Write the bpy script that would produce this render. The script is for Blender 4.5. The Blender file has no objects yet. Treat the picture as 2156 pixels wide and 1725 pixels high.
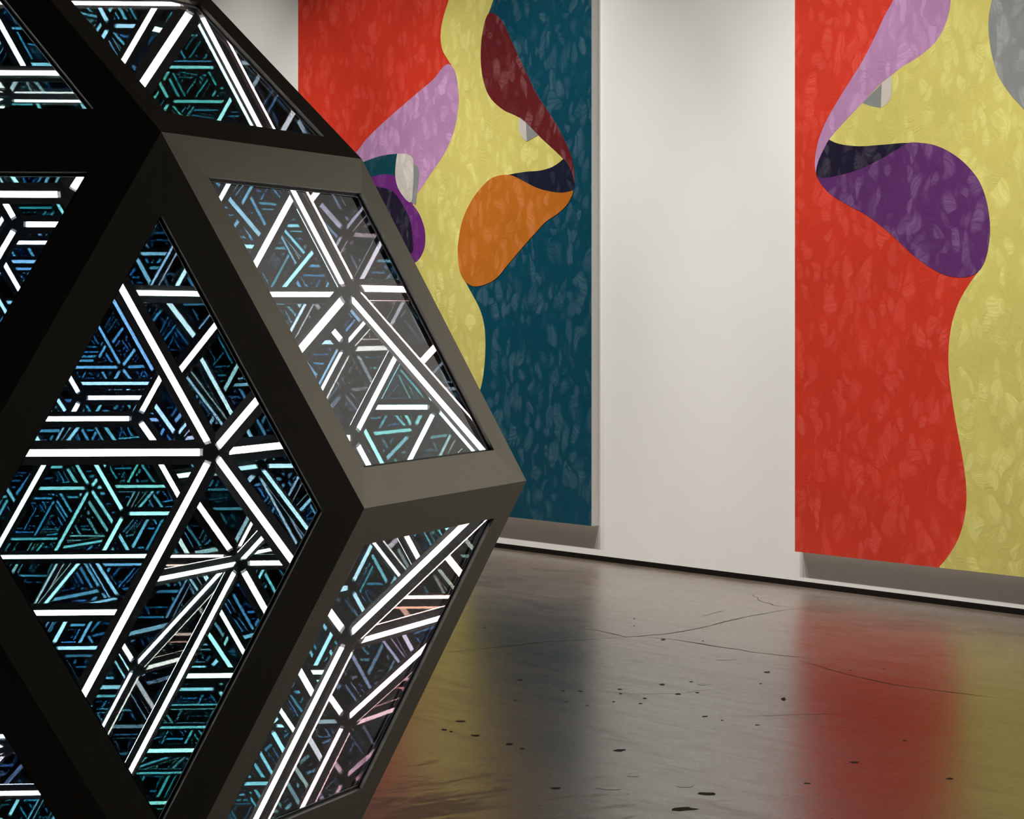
import bpy, bmesh, math, random
from mathutils import Vector, Matrix

sc = bpy.context.scene
C = sc.collection
random.seed(7)

# ------------------------------------------------------------------ camera
W, H = 2156, 1725
F_PX, CX, CY = 5048.4, 1078.0, 661.0          # focal length and principal point in pixels
EDGE = 0.75                                    # edge length of the sculpture in metres
CAM_H = 1.371
cam_d = bpy.data.cameras.new('camera')
cam = bpy.data.objects.new('camera', cam_d)
C.objects.link(cam)
cam_d.sensor_fit = 'HORIZONTAL'
cam_d.sensor_width = 36
cam_d.lens = 36 * F_PX / W
cam_d.shift_y = (CY - H / 2) / W
cam_d.clip_start = 0.05
sc.camera = cam

# ------------------------------------------------------------------ world and view
world = bpy.data.worlds.new('world')
sc.world = world
world.use_nodes = True
bg = world.node_tree.nodes.get('Background') or world.node_tree.nodes.new('ShaderNodeBackground')
bg.inputs[0].default_value = (1.0, 0.95, 0.88, 1)
bg.inputs[1].default_value = 0.012
sc.view_settings.view_transform = 'Standard'
sc.view_settings.look = 'None'
sc.view_settings.gamma = 1
sc.view_settings.exposure = 0
sc.view_settings.use_curve_mapping = False
cy = sc.cycles
cy.max_bounces = 15
cy.glossy_bounces = 14
cy.diffuse_bounces = 4
cy.transmission_bounces = 12
cy.transparent_max_bounces = 16
cy.sample_clamp_indirect = 12
cy.caustics_reflective = True
cy.use_denoising = True


# ------------------------------------------------------------------ wall frame of reference
def floor_pt(x, y, z=0.0):
    Y = F_PX * (CAM_H - z) / (y - CY)
    return Vector(((x - CX) / F_PX * Y, Y, z))


W0 = floor_pt(1042.7, 1153.9)
W1 = floor_pt(2156, 1297.3)
U = (W1 - W0).normalized()                     # along the wall towards the near end
N = Vector((0, 0, 1)).cross(U)
if N.dot(-W0) < 0:
    N = -N                                     # out of the wall, into the room
# wall coordinates: s along U, d along N, z up
WALL_M = Matrix(((U.x, N.x, 0, W0.x), (U.y, N.y, 0, W0.y), (0, 0, 1, 0), (0, 0, 0, 1)))


TO_WALL = WALL_M.inverted()                    # world frame: x along the wall, y out into the room, z up
cam.matrix_world = TO_WALL @ Matrix.Translation((0, 0, CAM_H)) @ Matrix.Rotation(math.pi / 2, 4, 'X')


def wall_pt(s, d, z):
    return Vector((s, d, z))


def px_to_wall(x, y, d=0.0):
    """pixel -> (s, z) on the plane d metres in front of the wall"""
    r = Vector(((x - CX) / F_PX, 1, (CY - y) / F_PX))
    o = Vector((0, 0, CAM_H))
    t = ((W0 + N * d) - o).dot(N) / r.dot(N)
    p = o + r * t
    return ((p - W0).dot(U), p.z)


# ------------------------------------------------------------------ track lights above the wall (out of frame)
def spot(s, d, z, aim_s, aim_z, power, size=70, blend=0.8, radius=0.05, col=(1.0, 0.955, 0.89)):
    ld = bpy.data.lights.new('track_spot', 'SPOT')
    ld.energy = power
    ld.spot_size = math.radians(size)
    ld.spot_blend = blend
    ld.shadow_soft_size = radius
    ld.color = col
    o = bpy.data.objects.new('track_spot', ld)
    C.objects.link(o)
    o.location = wall_pt(s, d, z)
    o.rotation_euler = (wall_pt(aim_s, 0, aim_z) - o.location).to_track_quat('-Z', 'Y').to_euler()
    return o


S_A0 = px_to_wall(628, 500, 0.052)[0]          # painting edges along the wall
S_A1 = px_to_wall(1245.5, 500, 0.052)[0]
S_B0 = px_to_wall(1674, 500, 0.052)[0]
LZ, LD = 6.3, 2.5
for s, p in ((S_A0 - 2.4, 1000), (S_A0 - 0.8, 1000), (S_A0 + 0.9, 1000), (S_A0 + 2.4, 1000), (S_A1 + 0.4, 560),
             (S_A1 + 1.7, 690), (S_B0 + 0.9, 900), (S_B0 + 2.5, 980)):
    spot(s, LD, LZ, s, 0.5, p, size=48, blend=1.0)
for s in (S_B0 + 4.5, S_B0 + 6.2, S_B0 + 7.9):  # the same track goes on along the wall to the right
    spot(s, LD, LZ, s, 1.3, 1300, size=46, blend=1.0)


# ------------------------------------------------------------------ helpers
def link(name, me, parent=None, mats=()):
    for m in mats:
        me.materials.append(m)
    o = bpy.data.objects.new(name, me)
    C.objects.link(o)
    if parent is not None:
        o.parent = parent
    return o


def pymesh(name, verts, faces, mi=None, smooth=False):
    me = bpy.data.meshes.new(name)
    me.from_pydata([tuple(v) for v in verts], [], faces)
    if mi:
        for p, k in zip(me.polygons, mi):
            p.material_index = k
    if smooth:
        for p in me.polygons:
            p.use_smooth = True
    me.update()
    return me


def fix(me):
    bm = bmesh.new()
    bm.from_mesh(me)
    bmesh.ops.recalc_face_normals(bm, faces=bm.faces)
    bm.to_mesh(me)
    bm.free()
    return me


def box_mesh(name, x0, x1, y0, y1, z0, z1):
    v = [(x, y, z) for x in (x0, x1) for y in (y0, y1) for z in (z0, z1)]
    f = [(0, 1, 3, 2), (4, 6, 7, 5), (0, 4, 5, 1), (2, 3, 7, 6), (0, 2, 6, 4), (1, 5, 7, 3)]
    return fix(pymesh(name, v, f))


class NT:
    def __init__(self, name):
        self.m = bpy.data.materials.new(name)
        self.m.use_nodes = True
        self.t = self.m.node_tree
        self.t.nodes.clear()
        self.out = self.n('OutputMaterial')

    def n(self, kind, **kw):
        nd = self.t.nodes.new('ShaderNode' + kind)
        for k, v in kw.items():
            setattr(nd, k, v)
        return nd

    def l(self, a, b):
        self.t.links.new(a, b)

    def val(self, sock, v):
        if hasattr(v, 'node'):
            self.l(v, sock)
        else:
            sock.default_value = v

    def math(self, op, a, b=0.0, c=0.0, clamp=False):
        nd = self.n('Math', operation=op, use_clamp=clamp)
        for i, v in enumerate((a, b, c)):
            self.val(nd.inputs[i], v)
        return nd.outputs[0]

    def noise(self, vec, scale, detail=4.0, rough=0.55, dist=0.0):
        nd = self.n('TexNoise')
        self.l(vec, nd.inputs['Vector'])
        nd.inputs['Scale'].default_value = scale
        nd.inputs['Detail'].default_value = detail
        nd.inputs['Roughness'].default_value = rough
        nd.inputs['Distortion'].default_value = dist
        return nd

    def ramp(self, fac, stops):
        nd = self.n('ValToRGB')
        el = nd.color_ramp.elements
        while len(el) < len(stops):
            el.new(0.5)
        for e, (p, c) in zip(el, stops):
            e.position = p
            e.color = c if len(c) == 4 else (*c, 1)
        self.l(fac, nd.inputs[0])
        return nd.outputs[0]

    def mix(self, fac, a, b, blend='MIX'):
        nd = self.n('Mix', data_type='RGBA', blend_type=blend)
        self.val(nd.inputs[0], fac)
        for i, v in ((6, a), (7, b)):
            if hasattr(v, 'node'):
                self.l(v, nd.inputs[i])
            else:
                nd.inputs[i].default_value = v if len(v) == 4 else (*v, 1)
        return nd.outputs[2]

    def mapping(self, vec, scale=(1, 1, 1), loc=(0, 0, 0), rot=(0, 0, 0)):
        nd = self.n('Mapping')
        self.l(vec, nd.inputs[0])
        nd.inputs['Location'].default_value = loc
        nd.inputs['Rotation'].default_value = rot
        nd.inputs['Scale'].default_value = scale
        return nd.outputs[0]

    def principled(self, **kw):
        nd = self.n('BsdfPrincipled')
        for k, v in kw.items():
            s = nd.inputs[k.replace('_', ' ')]
            if hasattr(v, 'node'):
                self.l(v, s)
            elif isinstance(v, tuple) and len(v) == 3 and s.type == 'RGBA':
                s.default_value = (*v, 1)
            else:
                s.default_value = v
        self.l(nd.outputs[0], self.out.inputs[0])
        return nd

    def bump(self, h, strength, dist):
        nd = self.n('Bump')
        nd.inputs['Strength'].default_value = strength
        nd.inputs['Distance'].default_value = dist
        self.l(h, nd.inputs['Height'])
        return nd.outputs[0]

    def coord(self, which='Object'):
        return self.n('TexCoord').outputs[which]


# ------------------------------------------------------------------ materials
def mat_wall():
    t = NT('white_wall_paint')
    co = t.coord()
    n = t.noise(co, 1.2, 5, 0.6)
    c = t.ramp(n.outputs[0], [(0.3, (0.79, 0.785, 0.76)), (0.7, (0.83, 0.825, 0.80))])
    f = t.noise(co, 220, 3)
    t.principled(Base_Color=c, Roughness=0.7, Normal=t.bump(f.outputs[0], 0.08, 0.002))
    return t.m


def mat_simple(name, col, rough=0.6, metallic=0.0, bump=0.0, scale=80, spec=0.5):
    t = NT(name)
    co = t.coord()
    n = t.noise(co, scale, 4)
    c = t.mix(n.outputs[0], tuple(v * 0.8 for v in col), tuple(min(1, v * 1.2) for v in col))
    kw = dict(Base_Color=c, Roughness=rough, Metallic=metallic, Specular_IOR_Level=spec)
    if bump:
        kw['Normal'] = t.bump(n.outputs[0], bump, 0.003)
    t.principled(**kw)
    return t.m


def mat_floor():
    t = NT('polished_concrete')
    co = t.coord()
    big = t.noise(co, 0.55, 6, 0.6, 0.4)
    mid = t.noise(t.mapping(co, (1.0, 2.2, 1), rot=(0, 0, 0.3)), 2.6, 8, 0.65, 0.8)
    fine = t.noise(co, 45, 6, 0.7)
    grain = t.noise(co, 150, 3, 0.6)
    c = t.ramp(big.outputs[0], [(0.25, (0.098, 0.070, 0.052)), (0.55, (0.142, 0.108, 0.085)), (0.8, (0.18, 0.143, 0.116))])
    c2 = t.ramp(mid.outputs[0], [(0.28, (0.62, 0.57, 0.52)), (0.5, (1, 1, 1)), (0.8, (1.15, 1.12, 1.08))])
    c = t.mix(1.0, c, c2, 'MULTIPLY')
    # old brown stain in the concrete beside the sculpture, and scattered scuffing
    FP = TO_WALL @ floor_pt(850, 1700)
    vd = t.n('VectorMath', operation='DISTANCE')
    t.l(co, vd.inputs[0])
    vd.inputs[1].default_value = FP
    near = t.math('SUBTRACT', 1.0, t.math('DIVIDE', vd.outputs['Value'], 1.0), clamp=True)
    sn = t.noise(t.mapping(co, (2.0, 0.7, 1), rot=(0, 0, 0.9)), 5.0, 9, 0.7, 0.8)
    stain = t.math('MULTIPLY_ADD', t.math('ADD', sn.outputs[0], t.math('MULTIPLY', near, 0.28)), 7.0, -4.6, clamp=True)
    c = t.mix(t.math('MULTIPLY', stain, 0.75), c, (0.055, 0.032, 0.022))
    speck = t.math('MULTIPLY_ADD', t.noise(co, 95, 5, 0.75).outputs[0], 9.0, -6.0, clamp=True)
    c = t.mix(t.math('MULTIPLY', speck, 0.6), c, (0.04, 0.03, 0.025))
    # dark pits
    vo = t.n('TexVoronoi')
    t.l(t.mapping(co, (1, 1, 1)), vo.inputs['Vector'])
    vo.inputs['Scale'].default_value = 14
    pit = t.math('LESS_THAN', vo.outputs['Distance'], 0.055)
    gate = t.math('GREATER_THAN', mid.outputs[0], 0.56)
    pit = t.math('MULTIPLY', pit, gate)
    c = t.mix(pit, c, (0.012, 0.010, 0.009))
    # worn streaks: rougher, paler sealer
    wear = t.ramp(t.noise(t.mapping(co, (0.35, 2.4, 1), rot=(0, 0, 0.25)), 3.2, 7, 0.7, 1.2).outputs[0],
                  [(0.52, (0, 0, 0)), (0.72, (1, 1, 1))])
    r = t.math('MULTIPLY_ADD', mid.outputs[0], 0.12, 0.25)
    r = t.math('MULTIPLY_ADD', wear, 0.07, r)
    r = t.math('ADD', r, t.math('MULTIPLY', pit, 0.4))
    r = t.math('MULTIPLY_ADD', stain, 0.16, r)
    r = t.math('MULTIPLY_ADD', speck, 0.15, r)
    h = t.math('MULTIPLY_ADD', grain.outputs[0], 0.9, t.math('MULTIPLY', fine.outputs[0], 0.8))
    h = t.math('SUBTRACT', h, t.math('MULTIPLY', pit, 1.5))
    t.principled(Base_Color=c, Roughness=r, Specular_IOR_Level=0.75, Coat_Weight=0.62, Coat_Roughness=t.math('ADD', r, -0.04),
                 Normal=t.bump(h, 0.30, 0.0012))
    return t.m


def mat_paint(name, col, light=0.35, seed=0.0, rough=0.42, streak=0.5):
    """brushed oil paint: short curved dabs whose direction changes from dab to dab"""
    t = NT('paint_' + name)
    co = t.mapping(t.coord(), (1, 0.02, 1), (seed, 0, seed * 0.7))
    wn = t.noise(co, 4.0, 2, 0.5)
    wv = t.n('VectorMath', operation='MULTIPLY_ADD')
    t.l(wn.outputs[1], wv.inputs[0])
    wv.inputs[1].default_value = (0.20, 0, 0.20)
    t.l(co, wv.inputs[2])
    dabs = []
    for k, (scale, off) in enumerate(((9.5, 0.0), (15.0, 3.7))):
        mp = t.mapping(wv.outputs[0], (1.5, 1, 0.85), (off, 0, off))
        vo = t.n('TexVoronoi')
        t.l(mp, vo.inputs['Vector'])
        vo.inputs['Scale'].default_value = scale
        sep = t.n('SeparateColor')
        t.l(vo.outputs['Color'], sep.inputs[0])
        ang = t.math('MULTIPLY', sep.outputs[0], 6.28)
        xyz = t.n('SeparateXYZ')
        t.l(wv.outputs[0], xyz.inputs[0])
        cs, sn = t.math('COSINE', ang), t.math('SINE', ang)
        u = t.math('ADD', t.math('MULTIPLY', xyz.outputs[0], cs), t.math('MULTIPLY', xyz.outputs[2], sn))
        v = t.math('SUBTRACT', t.math('MULTIPLY', xyz.outputs[2], cs), t.math('MULTIPLY', xyz.outputs[0], sn))
        cmb = t.n('CombineXYZ')
        t.l(t.math('MULTIPLY', u, 5.0), cmb.inputs[0])
        t.l(t.math('MULTIPLY', v, 75.0), cmb.inputs[1])
        t.l(sep.outputs[2], cmb.inputs[2])
        br = t.noise(cmb.outputs[0], 1.0, 2, 0.5)
        # fade along the stroke
        fall = t.math('MULTIPLY', t.math('SUBTRACT', 0.62, vo.outputs['Distance']), 4.0, clamp=True)
        g = t.math('POWER', sep.outputs[1], 2.2)
        dabs.append((g, br.outputs[0], fall))
    g0, b0, f0 = dabs[0]
    g1, b1, f1 = dabs[1]
    b0s = t.math('MULTIPLY_ADD', b0, 1.8, -0.35, clamp=True)
    b1s = t.math('MULTIPLY_ADD', b1, 1.8, -0.35, clamp=True)
    a = t.math('MULTIPLY', t.math('MULTIPLY', g0, f0), b0s)
    b = t.math('MULTIPLY', t.math('MULTIPLY', g1, f1), b1s)
    m = t.math('MULTIPLY', t.math('MAXIMUM', a, b), light * 2.0, clamp=True)
    tone = t.noise(co, 2.3, 4)
    lo = tuple(v * 0.80 for v in col)
    hi = tuple(min(1, v * 1.12) for v in col)
    base = t.mix(tone.outputs[0], lo, hi)
    lum = 0.3 * col[0] + 0.55 * col[1] + 0.15 * col[2]
    pale = tuple(min(0.9, v * 1.3 + 0.065 + 0.12 * lum) for v in col)
    c = t.mix(m, base, pale)
    dark = t.math('MULTIPLY', t.math('MULTIPLY', t.math('SUBTRACT', 1.0, g0), b1s), 0.30 * streak)
    c = t.mix(dark, c, tuple(v * 0.45 for v in col))
    h = t.math('ADD', t.math('MULTIPLY', b0s, f0), t.math('MULTIPLY', t.math('MULTIPLY', b1s, f1), g1))
    h = t.math('ADD', h, t.math('MULTIPLY', t.math('MAXIMUM', t.math('MULTIPLY', g0, f0), t.math('MULTIPLY', g1, f1)), 0.45))
    t.principled(Base_Color=c, Roughness=rough, Specular_IOR_Level=0.4, Normal=t.bump(h, 0.35, 0.0020))
    return t.m


def mat_frame():
    t = NT('brushed_dark_bronze')
    co = t.coord()
    br = t.noise(t.mapping(co, (3, 160, 160)), 1.6, 5, 0.6)
    cl = t.noise(co, 5, 4)
    c = t.mix(br.outputs[0], (0.25, 0.228, 0.196), (0.35, 0.322, 0.28))
    c = t.mix(t.math('MULTIPLY', cl.outputs[0], 0.5), c, (0.22, 0.198, 0.17))
    rnd = t.n('ObjectInfo').outputs['Random']
    c = t.mix(t.math('MULTIPLY', rnd, 0.35), c, (0.19, 0.17, 0.145))
    r = t.math('MULTIPLY_ADD', br.outputs[0], 0.14, t.math('MULTIPLY_ADD', rnd, 0.08, 0.33))
    t.principled(Base_Color=c, Metallic=0.75, Roughness=r, Normal=t.bump(br.outputs[0], 0.12, 0.0008))
    return t.m


def mat_glass_outer():
    """clear outer face of the pane"""
    t = NT('clear_glass')
    tr = t.n('BsdfTransparent')
    tr.inputs[0].default_value = (1, 1, 1, 1)
    gl = t.n('BsdfGlossy')
    gl.inputs[0].default_value = (1, 1, 1, 1)
    gl.inputs['Roughness'].default_value = 0.0
    fr = t.n('Fresnel')
    fr.inputs[0].default_value = 1.45
    mx = t.n('MixShader')
    t.l(fr.outputs[0], mx.inputs[0])
    t.l(tr.outputs[0], mx.inputs[1])
    t.l(gl.outputs[0], mx.inputs[2])
    t.l(mx.outputs[0], t.out.inputs[0])
    return t.m


T_FILM = 0.05


def mat_half_mirror(name, normal_tint, graze_tint):
    """half-silvered film: silver towards the inside, blackened towards the room, the same
    small share of light passing through it both ways"""
    t = NT('half_mirror_' + name)
    lw = t.n('LayerWeight')
    lw.inputs[0].default_value = 0.5
    tint = t.ramp(lw.outputs['Facing'], [(0.0, normal_tint), (0.42, normal_tint), (0.62, (0.64, 0.63, 0.76)), (0.80, graze_tint)])
    side = t.n('NewGeometry').outputs['Backfacing']
    tr = t.n('BsdfTransparent')
    tr.inputs[0].default_value = (T_FILM, T_FILM, T_FILM, 1)
    gl = t.n('BsdfGlossy')
    gl.inputs['Roughness'].default_value = 0.0
    t.l(t.mix(side, tint, (0.006, 0.006, 0.006)), gl.inputs[0])
    ad = t.n('AddShader')
    t.l(tr.outputs[0], ad.inputs[0])
    t.l(gl.outputs[0], ad.inputs[1])
    t.l(ad.outputs[0], t.out.inputs[0])
    return t.m


def mat_emit(name, col, strength):
    t = NT(name)
    e = t.n('Emission')
    e.inputs[0].default_value = (*col, 1)
    e.inputs[1].default_value = strength
    t.l(e.outputs[0], t.out.inputs[0])
    return t.m


M_wall = mat_wall()
M_base = mat_simple('dark_wall_base', (0.020, 0.016, 0.012), 0.6, 0, 0.4, 30)
M_ceil = mat_simple('dark_ceiling', (0.05, 0.05, 0.05), 0.8)
M_floor = mat_floor()
M_crack = mat_simple('crack_filler', (0.016, 0.012, 0.010), 0.7)
M_scuff = mat_simple('pale_scuff', (0.30, 0.26, 0.23), 0.2)
M_canvas = mat_simple('primed_canvas', (0.80, 0.79, 0.76), 0.75, 0, 0.2, 400)

# ------------------------------------------------------------------ the room
wall_me = box_mesh('wall_back', -9, 13, -0.25, 0.0, 0.031, 7.2)
wall = link('wall_back', wall_me, None, [M_wall])
wall['kind'] = 'structure'
base = link('baseboard_back', box_mesh('baseboard_back', -9, 13, -0.25, -0.012, 0.0, 0.031), None, [M_base])
base['kind'] = 'structure'
fl = link('floor', box_mesh('floor', -9, 13, -0.25, 19, -0.12, 0.0), None, [M_floor])
fl['kind'] = 'structure'
ce = link('ceiling', box_mesh('ceiling', -9, 13, -0.25, 19, 7.2, 7.35), None, [M_ceil])
ce['kind'] = 'structure'

# ------------------------------------------------------------------ the sculpture
PHI = (1 + 5 ** 0.5) / 2
V5, V3 = [], []
for a in (-1, 1):
    for b in (-1, 1):
        for k in range(3):
            p = [0, a, b * PHI]
            q = [0, a * PHI, b / PHI]
            V5.append(Vector([p[(j - k) % 3] for j in range(3)]))
            V3.append(Vector([q[(j - k) % 3] for j in range(3)]))
        for c_ in (-1, 1):
            V3.append(Vector((a, b, c_)))
el = min((p - q).length for p in V5 for q in V3)
VV = [v / el for v in V5 + V3]
ADJ = [[j for j in range(32) if (i < 12) != (j < 12) and abs((VV[i] - VV[j]).length - 1) < 1e-4] for i in range(32)]
FACES = []
for i in range(12):
    for j in range(i + 1, 12):
        cm = [k for k in ADJ[i] if k in ADJ[j]]
        if len(cm) == 2:
            f = [i, cm[0], j, cm[1]]
            n = (VV[i] + VV[j])
            if (VV[f[1]] - VV[i]).cross(VV[f[3]] - VV[i]).dot(n) < 0:
                f = [i, cm[1], j, cm[0]]
            FACES.append(f)
EDGES = [(i, j) for i in range(12) for j in ADJ[i]]
R_IN = 1.3763819                               # inradius for edge length 1
YAW = -0.9451
SC_POS = Vector((-1.5748 * EDGE, 6.3693 * EDGE, R_IN * EDGE))

sculpt = bpy.data.objects.new('light_sculpture', None)
C.objects.link(sculpt)
sculpt.matrix_world = TO_WALL @ Matrix.Translation((SC_POS.x, SC_POS.y, 0)) @ Matrix.Rotation(YAW, 4, 'Z')
sculpt['label'] = 'large dark bronze polyhedron sculpture with mirrored rhombic windows full of glowing white tubes'
sculpt['category'] = 'sculpture'
CEN = Vector((0, 0, R_IN * EDGE))

M_frame = mat_frame()
M_black = mat_simple('black_gasket', (0.006, 0.006, 0.006), 0.5)
M_chan = mat_simple('black_channel', (0.0045, 0.0042, 0.0042), 0.55, 0.0, spec=0.06)
M_smoke = mat_glass_outer()
MIRRORS = [mat_half_mirror('cyan', (0.59, 0.805, 0.835), (0.72, 0.55, 0.49)),
           mat_half_mirror('teal', (0.59, 0.825, 0.785), (0.72, 0.56, 0.48)),
           mat_half_mirror('blue', (0.58, 0.735, 0.86), (0.72, 0.54, 0.54))]
M_led = mat_emit('led_diffuser', (1.0, 0.955, 0.93), 140.0)
M_cap = mat_simple('frosted_cap', (0.55, 0.52, 0.52), 0.4)

T_BAR, T_GL = 0.015, 0.022                     # depth of frame bars and of the mirror coating (edge lengths)
S_OPEN = 0.787
k_bar = (R_IN - T_BAR) / R_IN
k_out = (R_IN - T_BAR - 0.0005) / R_IN
k_mir = (R_IN - T_GL) / R_IN

for fi, f in enumerate(FACES):
    P = [VV[i] for i in f]
    c = sum(P, Vector()) / 4
    n = c.normalized()
    # frame bars, mitred at the corners
    for k in range(4):
        p0, p1 = P[k], P[(k + 1) % 4]
        q0, q1 = c + (p0 - c) * S_OPEN, c + (p1 - c) * S_OPEN
        x = (p1 - p0).normalized()
        y = n.cross(x)
        o = (p0 + p1) / 2
        M = Matrix((x, y, n)).transposed()
        Mi = M.inverted()
        wv = [p0, p1, q1, q0, p0 * k_bar, p1 * k_bar, q1 - n * T_BAR, q0 - n * T_BAR]
        lv = [(Mi @ (w - o)) * EDGE for w in wv]
        me = pymesh('frame_bar', lv, [(0, 1, 2, 3), (7, 6, 5, 4), (0, 4, 5, 1), (1, 5, 6, 2), (2, 6, 7, 3), (3, 7, 4, 0)])
        ob = link('frame_bar', fix(me), sculpt, [M_frame])
        ob.matrix_local = Matrix.Translation(CEN + o * EDGE) @ M.to_4x4()
    # gasket ring just inside the opening
    g = []
    for sc_, dz in ((S_OPEN + 0.002, T_BAR - 0.0006), (S_OPEN - 0.014, T_BAR - 0.0006),
                    (S_OPEN + 0.002, T_BAR - 0.004), (S_OPEN - 0.014, T_BAR - 0.004)):
        g += [(c + (p - c) * sc_ - n * dz) * EDGE + CEN for p in P]
    fc = []
    for k in range(4):
        j = (k + 1) % 4
        fc += [(8 + k, 8 + j, 12 + j, 12 + k), (k, 4 + k, 4 + j, j), (4 + k, 12 + k, 12 + j, 4 + j), (k, j, 8 + j, 8 + k)]
    link('gasket', fix(pymesh('gasket', g, fc)), sculpt, [M_black])
    # pane: smoked outer face, half-silvered inner face, black edge
    pv = [p * k_out * EDGE + CEN for p in P] + [p * k_mir * EDGE + CEN for p in P]
    me = pymesh('mirror_pane', pv, [(0, 1, 2, 3), (7, 6, 5, 4)], [0, 1])
    link('mirror_pane', me, sculpt, [M_smoke, MIRRORS[(fi * 7 + fi // 4) % 3]])

# light channels and tubes: one mesh each, placed along every edge
pa, pb = VV[EDGES[0][0]], VV[EDGES[0][1]]
xe = (pb - pa).normalized()
MIDV = (pa + pb) / 2
MID = (MIDV - xe * MIDV.dot(xe)).length        # distance of an edge from the centre
apex = -T_GL / math.cos(math.radians(18)) - 0.0004
hw = 0.040
zf = apex - hw / math.tan(math.radians(72))
kk = (MID + zf) / MID
XA, XB = (pa * kk - MIDV).dot(xe), (pb * kk - MIDV).dot(xe)   # where the channels of a corner meet


def prism(name, prof, x0, x1):
    n_ = len(prof)
    v = [(x * EDGE, y * EDGE, z * EDGE) for x in (x0, x1) for y, z in prof]
    f = [(i, (i + 1) % n_, n_ + (i + 1) % n_, n_ + i) for i in range(n_)]
    f += [tuple(range(n_))[::-1], tuple(range(n_, 2 * n_))]
    return fix(pymesh(name, v, f))


lw_, lh = 0.0115, 0.007
chan_me = prism('light_channel', [(0, apex), (hw, zf), (lw_ + 0.004, zf - 0.004), (-lw_ - 0.004, zf - 0.004), (-hw, zf)], XA, XB)
chan_me.materials.append(M_chan)
led_prof = [(lw_, zf - 0.003), (lw_, zf - lh * 0.8), (lw_ * 0.75, zf - lh), (-lw_ * 0.75, zf - lh), (-lw_, zf - lh * 0.8), (-lw_, zf - 0.003)]
led_me = prism('led_tube', led_prof, XA + 0.046, XB - 0.038)
led_me.materials.append(M_led)
cap_me = prism('end_cap', led_prof, -0.005, 0.005)
cap_me.materials.append(M_cap)
for i, j in EDGES:
    p, q = VV[i], VV[j]
    x = (q - p).normalized()
    m_ = (p + q) / 2
    z = (m_ - x * m_.dot(x)).normalized()
    y = z.cross(x)
    M = Matrix((x, y, z)).transposed().to_4x4()
    T = Matrix.Translation(CEN + (p + q) / 2 * EDGE) @ M
    ch = link('light_channel', chan_me, sculpt)
    ch.matrix_local = T
    ld = link('led_tube', led_me, sculpt)
    ld.matrix_local = T
    for xx in (XA + 0.041, XB - 0.033):
        cp = link('end_cap', cap_me, ld)
        cp.matrix_local = Matrix.Translation((xx * EDGE, 0, 0))

# hubs where the channels meet
hv, hf = [], []
for k in range(10):
    a = k * math.pi / 5
    hv.append((0.036 * math.cos(a) * EDGE, 0.036 * math.sin(a) * EDGE, 0.012 * EDGE))
for k in range(10):
    a = k * math.pi / 5
    hv.append((0.020 * math.cos(a) * EDGE, 0.020 * math.sin(a) * EDGE, -0.006 * EDGE))
hf = [(k, (k + 1) % 10, 10 + (k + 1) % 10, 10 + k) for k in range(10)] + [tuple(range(10)), tuple(range(19, 9, -1))]
hub_me = fix(pymesh('corner_hub', hv, hf))
hub_me.materials.append(M_chan)
for v in VV:
    r = v.normalized()
    hb = link('corner_hub', hub_me, sculpt)
    hb.matrix_local = Matrix.Translation(CEN + v * kk * EDGE) @ r.to_track_quat('Z', 'Y').to_matrix().to_4x4()


# ------------------------------------------------------------------ the paintings
DEPTH = 0.052
Z_TOP = 4.15


def catmull(pts, closed=True, n=6):
    """centripetal-like smoothing; points with a third value are sharp corners"""
    out = []
    m = len(pts)
    for i in range(m):
        p1, p2 = pts[i], pts[(i + 1) % m]
        a = Vector(p1[:2])
        b = Vector(p2[:2])
        s1, s2 = len(p1) > 2, len(p2) > 2
        p0 = Vector(pts[i - 1][:2])
        p3 = Vector(pts[(i + 2) % m][:2])
        d = (b - a).length
        t1 = Vector((0, 0)) if s1 else (b - p0) / max(1e-6, (a - p0).length + d) * d
        t2 = Vector((0, 0)) if s2 else (p3 - a) / max(1e-6, (p3 - b).length + d) * d
        if s1 and s2:
            out.append(a)
            continue
        if s1:
            t1 = (b - a) * 1.5 - t2 * 0.5
        if s2:
            t2 = (b - a) * 1.5 - t1 * 0.5
        steps = max(2, min(10, int(d / 7)))
        for k in range(steps):
            u = k / steps
            h1 = 2 * u ** 3 - 3 * u ** 2 + 1
            h2 = u ** 3 - 2 * u ** 2 + u
            h3 = -2 * u ** 3 + 3 * u ** 2
            h4 = u ** 3 - u ** 2
            out.append(a * h1 + t1 * h2 + b * h3 + t2 * h4)
    return out


def slab(name, poly, y0, y1, mat, parent, label=None):
    bm = bmesh.new()
    a = [bm.verts.new((s, y1, z)) for s, z in poly]
    b = [bm.verts.new((s, y0, z)) for s, z in poly]
    n_ = len(poly)
    bm.faces.new(a)
    for i in range(n_):
        bm.faces.new((a[i], b[i], b[(i + 1) % n_], a[(i + 1) % n_]))
    for f in bm.faces:
        f.normal_update()
    bmesh.ops.triangulate(bm, faces=[f for f in bm.faces if len(f.verts) > 4])
    bmesh.ops.recalc_face_normals(bm, faces=bm.faces)
    # make the front look out of the wall
    me = bpy.data.meshes.new(name)
    bm.to_mesh(me)
    bm.free()
    o = link(name, me, parent, [mat])
    if label:
        o['label'] = label
    return o


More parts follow.
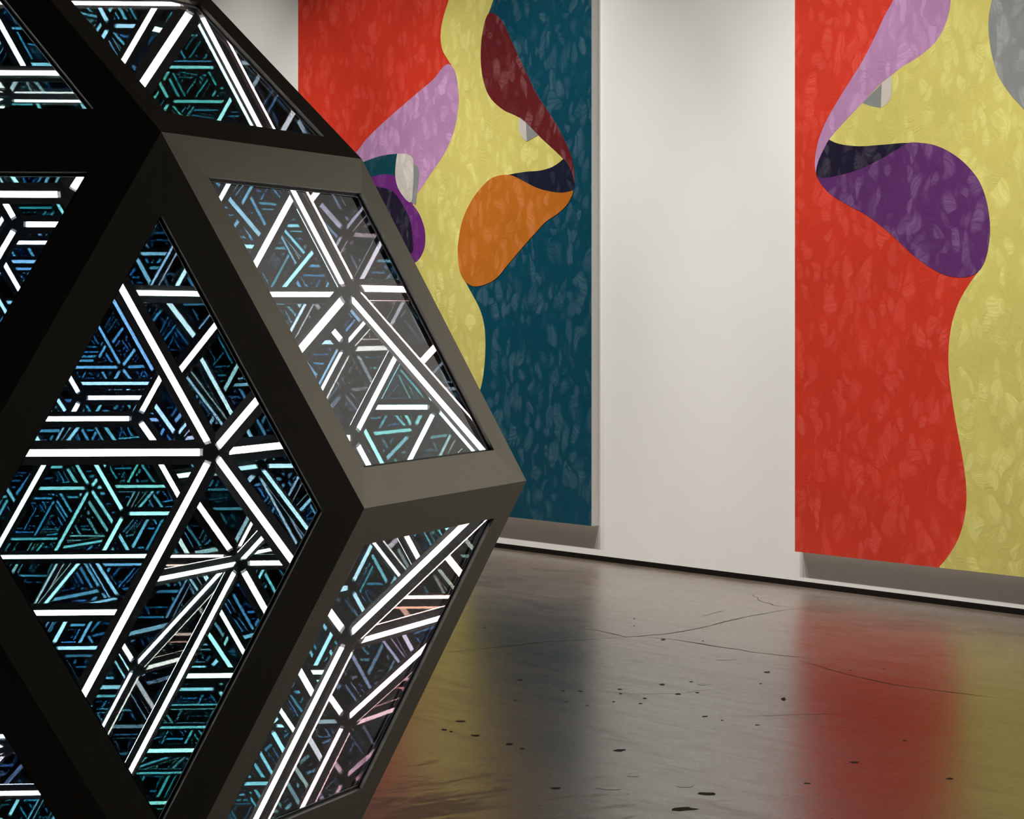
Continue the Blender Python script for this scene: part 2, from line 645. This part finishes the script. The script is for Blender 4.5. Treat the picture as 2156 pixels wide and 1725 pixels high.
class Painting:
    def __init__(self, label, s0, s1, z0, under):
        self.s0, self.s1, self.z0 = s0, s1, z0
        self.e = bpy.data.objects.new('abstract_painting', None)
        C.objects.link(self.e)
        self.e.location = (s0, 0.001, z0)
        self.e['label'] = label
        self.e['category'] = 'painting'
        self.e['group'] = 'abstract paintings on the gallery wall'
        self.k = 0
        link('canvas', box_mesh('canvas', 0, s1 - s0, 0.0, DEPTH, 0, Z_TOP - z0), self.e, [M_canvas])
        self.shape([(0, 0), (1, 0), (1, 1), (0, 1)], under[0], under[1], rel=True)

    def shape(self, pts, mat, label, rel=False):
        w, h = self.s1 - self.s0, Z_TOP - self.z0
        if rel:
            poly = [(x * w, y * h) for x, y in pts]
        else:
            poly = []
            for v in catmull(pts):
                s, z = px_to_wall(v.x, v.y, DEPTH)
                s = min(max(s - self.s0, 0), w)
                z = min(max(z - self.z0, 0), h)
                if not poly or (abs(poly[-1][0] - s) + abs(poly[-1][1] - z)) > 1e-4:
                    poly.append((s, z))
            if abs(poly[0][0] - poly[-1][0]) + abs(poly[0][1] - poly[-1][1]) < 1e-4:
                poly.pop()
        y = DEPTH + 0.0003 + 0.00018 * self.k
        self.k += 1
        return slab('painted_shape', poly, DEPTH - 0.001, y, mat, self.e, label)


RED = mat_paint('red', (0.66, 0.040, 0.018), 0.22, 0.0)
RED2 = mat_paint('scarlet', (0.66, 0.045, 0.022), 0.24, 5.1)
YEL = mat_paint('yellow', (0.68, 0.61, 0.165), 0.30, 1.3)
TEAL = mat_paint('teal', (0.0005, 0.060, 0.100), 0.42, 2.2)
LAV = mat_paint('lavender', (0.47, 0.245, 0.46), 0.40, 3.1)
MAR = mat_paint('maroon', (0.130, 0.012, 0.016), 0.55, 4.4)
ORA = mat_paint('orange', (0.53, 0.155, 0.014), 0.28, 6.2)
NAVY = mat_paint('navy', (0.010, 0.012, 0.032), 0.25, 7.7)
PUR = mat_paint('purple', (0.115, 0.030, 0.150), 0.55, 8.3)
PUR2 = mat_paint('violet', (0.155, 0.022, 0.200), 0.25, 9.9)
DARK = mat_paint('aubergine', (0.014, 0.010, 0.030), 0.40, 10.4)
GREY = mat_paint('grey', (0.26, 0.27, 0.27), 0.35, 11.2)
WHI = mat_paint('off_white', (0.62, 0.58, 0.53), 0.3, 12.6)
TEAL2 = mat_paint('petrol', (0.004, 0.060, 0.085), 0.2, 13.3)

za = px_to_wall(1245.5, 1107.9, DEPTH)[1]
A = Painting('large abstract painting of facing lips, red left and teal right, partly behind the sculpture',
             S_A0, S_A1, za, (RED, 'red brushed field'))
K = 1
# teal field on the right
A.shape([(1090, -700, K), (1300, -700, K), (1300, 1250, K), (1003, 1250, K), (1003, 1085, K), (988, 1040), (978, 980), (985, 900), (1012, 819), (1018, 790), (1022, 745), (1022, 708),
         (1018, 675), (1008, 645), (994, 619), (979, 591, K), (1000, 480, K), (1090, 372, K), (1187, 334, K), (1130, 290, K), (1040, 200, K), (1016, 120, K),
         (1030, 26), (1039, 0), (1056, -60), (1078, -200), (1090, -400)],
        TEAL, 'deep teal brushed field')
A.shape([(1000, -700, K), (1090, -700, K), (1090, -400), (1078, -200), (1056, -60), (1039, 0), (1030, 26), (1019, 58), (1014, 91), (1014, 140), (1022, 182), (1035, 208), (1061, 231), (1087, 243),
         (1106, 256), (1136, 286), (1187, 334, K), (1165, 351), (1139, 359), (1106, 362), (1071, 368, K), (1090, 385, K), (1040, 500, K), (1000, 598, K), (979, 591, K), (994, 619),
         (1008, 645), (1018, 675), (1022, 708), (1022, 745), (1018, 790), (1012, 819), (985, 900), (978, 980), (988, 1040), (1003, 1085, K), (1003, 1250, K), (815, 1250, K),
         (815, 1062, K), (803, 1010), (800, 950), (815, 850), (845, 760), (880, 680), (888, 620), (872, 560, K), (860, 480, K), (870, 430, K), (930, 200, K), (951, 137, K), (943, 125), (932, 105), (928, 75),
         (933, 40), (945, 0), (960, -60), (985, -200), (1000, -400)],
        YEL, 'yellow profile shape')
A.shape([(942, 135), (930, 145), (915, 165), (880, 195), (845, 225), (800, 265), (770, 295), (748, 322), (700, 345), (655, 372, K), (700, 362), (766, 341), (800, 331), (837, 324, K),
         (871, 345, K), (880, 407, K), (885, 400), (905, 370), (935, 325), (955, 280), (965, 230), (966, 195), (960, 155), (951, 138)],
        LAV, 'lavender upper lip shape')
A.shape([(655, 372, K), (700, 362), (766, 341), (790, 332), (815, 326), (837, 324, K), (840, 380, K), (810, 369), (785, 375), (720, 395)],
        TEAL2, 'petrol blue mouth gap')
A.shape([(700, 400, K), (740, 382), (785, 372), (808, 367), (833, 370, K), (838, 393, K), (850, 412, K), (865, 426), (882, 448), (894, 480), (896, 506), (892, 529), (876, 552), (850, 550), (810, 520),
         (770, 470), (730, 420)], PUR2, 'violet lower lip shape')
A.shape([(720, 408, K), (760, 392), (793, 393), (827, 403), (847, 429), (863, 461), (869, 497), (869, 532), (850, 538), (815, 510), (775, 460)], DARK, 'dark aubergine inner lip shape')  # inner part of the lip, in its own dark purple paint
A.shape([(871, 345, K), (880, 351), (883, 365), (880, 395), (876, 432, K), (866, 426, K), (866, 380, K)], GREY, 'grey side of tooth')
A.shape([(837, 324, K), (858, 325), (869, 333), (871, 348), (871, 380), (868, 424, K), (862, 426), (850, 414), (838, 394), (833, 370), (834, 345)], WHI, 'off-white tooth')
A.shape([(1110, 298, K), (1108, 258, K), (1139, 280, K), (1135, 284, K)], GREY, 'small grey tooth side')
A.shape([(1093, 247, K), (1108, 256, K), (1110, 298, K), (1100, 289), (1094, 276)], WHI, 'small off-white tooth')
A.shape([(1187, 335, K), (1201, 354), (1209, 377), (1210, 390), (1208, 401, K), (1184, 406), (1158, 403), (1132, 396), (1100, 380), (1080, 370), (1071, 368, K), (1106, 362), (1139, 359), (1165, 351)],
        NAVY, 'navy mouth gap')
A.shape([(1064, 368), (1080, 370), (1100, 380), (1132, 396), (1158, 403), (1184, 406), (1208, 401, K), (1205, 412), (1194, 432), (1175, 450), (1149, 468), (1126, 493), (1100, 522), (1068, 560), (1046, 586), (1023, 599),
         (997, 603), (979, 591), (969, 571), (965, 537), (966, 508), (975, 463), (994, 422), (1016, 393), (1038, 374)], ORA, 'orange lower lip shape')
A.shape([(1032, 27), (1045, 31), (1058, 45), (1071, 71), (1087, 107), (1110, 156), (1129, 195), (1152, 231), (1171, 260), (1191, 299), (1204, 331), (1210, 364), (1210, 386, K), (1207, 370), (1197, 347), (1187, 334),
         (1136, 286), (1106, 256), (1087, 243), (1061, 231), (1035, 208), (1022, 182), (1014, 140), (1014, 91), (1019, 58), (1025, 36)], MAR, 'maroon upper lip shape')

zb = px_to_wall(1675, 1161.5, DEPTH)[1]
B = Painting('large abstract painting with one purple-lipped yellow face on red, beside the bare white wall',
             S_B0, S_B0 + (S_A1 - S_A0), zb, (RED2, 'scarlet brushed field'))
B.shape([(1940, -700, K), (2900, -700, K), (2900, 1500, K), (1978, 1500, K), (1978, 1194, K), (1998, 1170), (2020, 1130), (2033, 1080), (2035, 1030), (2028, 970), (2015, 900), (2005, 840), (1998, 780), (1998, 730),
         (2005, 680), (2020, 635), (2040, 600), (2059, 574, K), (1990, 500, K), (1913, 330, K), (1750, 310, K), (1746, 290, K), (1850, 150, K), (1900, 0, K), (1940, -300, K)],
        YEL, 'yellow profile shape')
B.shape([(1960, -220, K), (1881, 0), (1864, 31), (1843, 76), (1816, 129), (1788, 174), (1760, 219), (1739, 257), (1725, 292), (1718, 323), (1716, 348), (1718, 364, K), (1723, 341), (1734, 316), (1746, 294), (1781, 254), (1816, 217),
         (1850, 181), (1878, 158), (1903, 139), (1934, 120), (1965, 94), (1986, 63), (1998, 28), (2002, 0), (2000, -80), (1990, -160)], LAV, 'lavender upper lip shape')
B.shape([(1816, 217, K), (1857, 176, K), (1855, 227, K), (1836, 224, K)], GREY, 'small grey tooth side')
B.shape([(1857, 177, K), (1877, 159, K), (1877, 202), (1870, 216), (1856, 227, K)], WHI, 'small off-white tooth')
B.shape([(1746, 294, K), (1767, 303), (1809, 308), (1857, 305), (1913, 301), (1930, 306, K), (1864, 335), (1830, 352), (1795, 366), (1760, 375), (1736, 377), (1720, 371, K), (1719, 360), (1723, 341), (1734, 316)],
        DARK, 'dark aubergine mouth gap')
B.shape([(1913, 301), (1941, 301), (1969, 306), (2000, 320), (2031, 343), (2059, 376), (2073, 407), (2082, 445), (2085, 487), (2080, 529), (2071, 557), (2059, 573), (2042, 582), (2017, 584), (1990, 579), (1962, 565),
         (1930, 543), (1892, 508), (1861, 480), (1823, 452), (1788, 433), (1753, 412), (1732, 391), (1720, 372, K), (1736, 375), (1760, 371), (1795, 362), (1830, 348), (1864, 330), (1896, 311)],
        PUR, 'purple lower lip shape')
B.shape([(2110, -120), (2089, 0), (2083, 31), (2082, 59), (2085, 94), (2094, 136), (2104, 163), (2125, 195), (2146, 219), (2180, 255), (2240, 300), (2320, 310), (2390, 260), (2420, 150), (2400, 0), (2330, -140), (2200, -190)],
        GREY, 'grey rounded shape')

# ------------------------------------------------------------------ marks in the floor
FLI = TO_WALL


def floor_local(x, y):
    p = FLI @ floor_pt(x, y)
    return Vector((p.x, p.y, 0))


def crack(pts, width, name='floor_crack', mat=None):
    P = [floor_local(*p) for p in pts]
    Q = []
    for a, b in zip(P, P[1:]):
        m_ = max(2, int((b - a).length / 0.06))
        for k in range(m_):
            Q.append(a.lerp(b, k / m_))
    Q.append(P[-1])
    Q = [q + Vector((random.gauss(0, 0.004), random.gauss(0, 0.004), 0)) for q in Q]
    v, f = [], []
    for i, q in enumerate(Q):
        d = (Q[min(i + 1, len(Q) - 1)] - Q[max(i - 1, 0)]).normalized()
        nrm = Vector((-d.y, d.x, 0))
        w = 1.6 * width * random.uniform(0.35, 1.2) * min(1, 0.15 + 4 * min(i, len(Q) - 1 - i) / len(Q))
        v += [q + nrm * w / 2 + Vector((0, 0, 0.0006)), q - nrm * w / 2 + Vector((0, 0, 0.0006))]
    for i in range(len(Q) - 1):
        f.append((2 * i, 2 * i + 1, 2 * i + 3, 2 * i + 2))
    link(name, pymesh(name, v, f), fl, [mat or M_crack])


crack([(1205, 1322), (1260, 1328), (1320, 1342), (1400, 1336), (1480, 1322), (1540, 1306), (1600, 1294), (1660, 1284), (1720, 1276)], 0.006)
crack([(1320, 1342), (1240, 1347), (1150, 1352), (1060, 1362), (960, 1372), (925, 1378)], 0.004)
crack([(1340, 1340), (1420, 1347), (1500, 1360), (1580, 1373), (1650, 1381), (1720, 1388)], 0.006)
crack([(1470, 1300), (1500, 1291), (1525, 1286)], 0.005)
crack([(1585, 1252), (1600, 1265), (1630, 1275), (1680, 1280)], 0.003)
crack([(1540, 1509), (1700, 1505), (1830, 1504)], 0.002)
crack([(1680, 1390), (1780, 1420), (1880, 1442), (2000, 1458), (2156, 1476)], 0.004)
crack([(1230, 1455), (1340, 1462), (1430, 1460), (1480, 1454), (1560, 1448)], 0.002)


def chip(x, y, w, h, mat=None, name='floor_chip'):
    n_ = random.randint(7, 10)
    pts = []
    for k in range(n_):
        a = k / n_ * 2 * math.pi
        r = random.uniform(0.55, 1.1)
        p = floor_local(x + math.cos(a) * w / 2 * r, y + math.sin(a) * h / 2 * r)
        pts.append(p + Vector((0, 0, 0.0007)))
    link(name, pymesh(name, pts, [tuple(range(n_))[::-1]]), fl, [mat or M_crack])


for x, y, w, h in ((1305, 1580, 30, 6), (1072, 1567, 16, 5), (1395, 1442, 16, 4), (1100, 1577, 14, 4), (1222, 1456, 12, 3), (1305, 1452, 14, 3),
                   (1428, 1462, 16, 3), (1468, 1459, 12, 3), (1358, 1471, 10, 3), (1485, 1509, 14, 3), (1650, 1473, 14, 9), (1615, 1416, 18, 4),
                   (1095, 1432, 14, 3), (1186, 1455, 10, 2), (1236, 1486, 9, 2), (1306, 1461, 9, 3), (1292, 1478, 8, 2), (1348, 1482, 10, 2),
                   (970, 1519, 26, 4), (935, 1537, 14, 4), (950, 1541, 9, 3), (1002, 1549, 22, 4), (1085, 1475, 8, 2), (1192, 1478, 10, 2),
                   (1455, 1436, 10, 2), (1602, 1440, 8, 2), (1520, 1517, 8, 2), (1595, 1527, 12, 2), (1335, 1318, 4, 2), (1335, 1303, 5, 2),
                   (1480, 1350, 5, 2), (1397, 1347, 12, 4), (1020, 1322, 6, 2), (1490, 1672, 44, 8), (1440, 1704, 60, 9), (1170, 1660, 26, 4),
                   (1800, 1606, 30, 4), (1905, 1560, 12, 3), (2000, 1640, 22, 4), (1700, 1650, 18, 3), (1790, 1412, 9, 2), (1860, 1408, 8, 2)):
    chip(x, y, w, h)
for x, y, w, h in ((1480, 1441, 36, 5), (1525, 1388, 46, 5), (1330, 1634, 30, 5), (1280, 1660, 70, 8), (1440, 1655, 60, 7)):
    chip(x, y, w, h, M_scuff, 'floor_scuff')
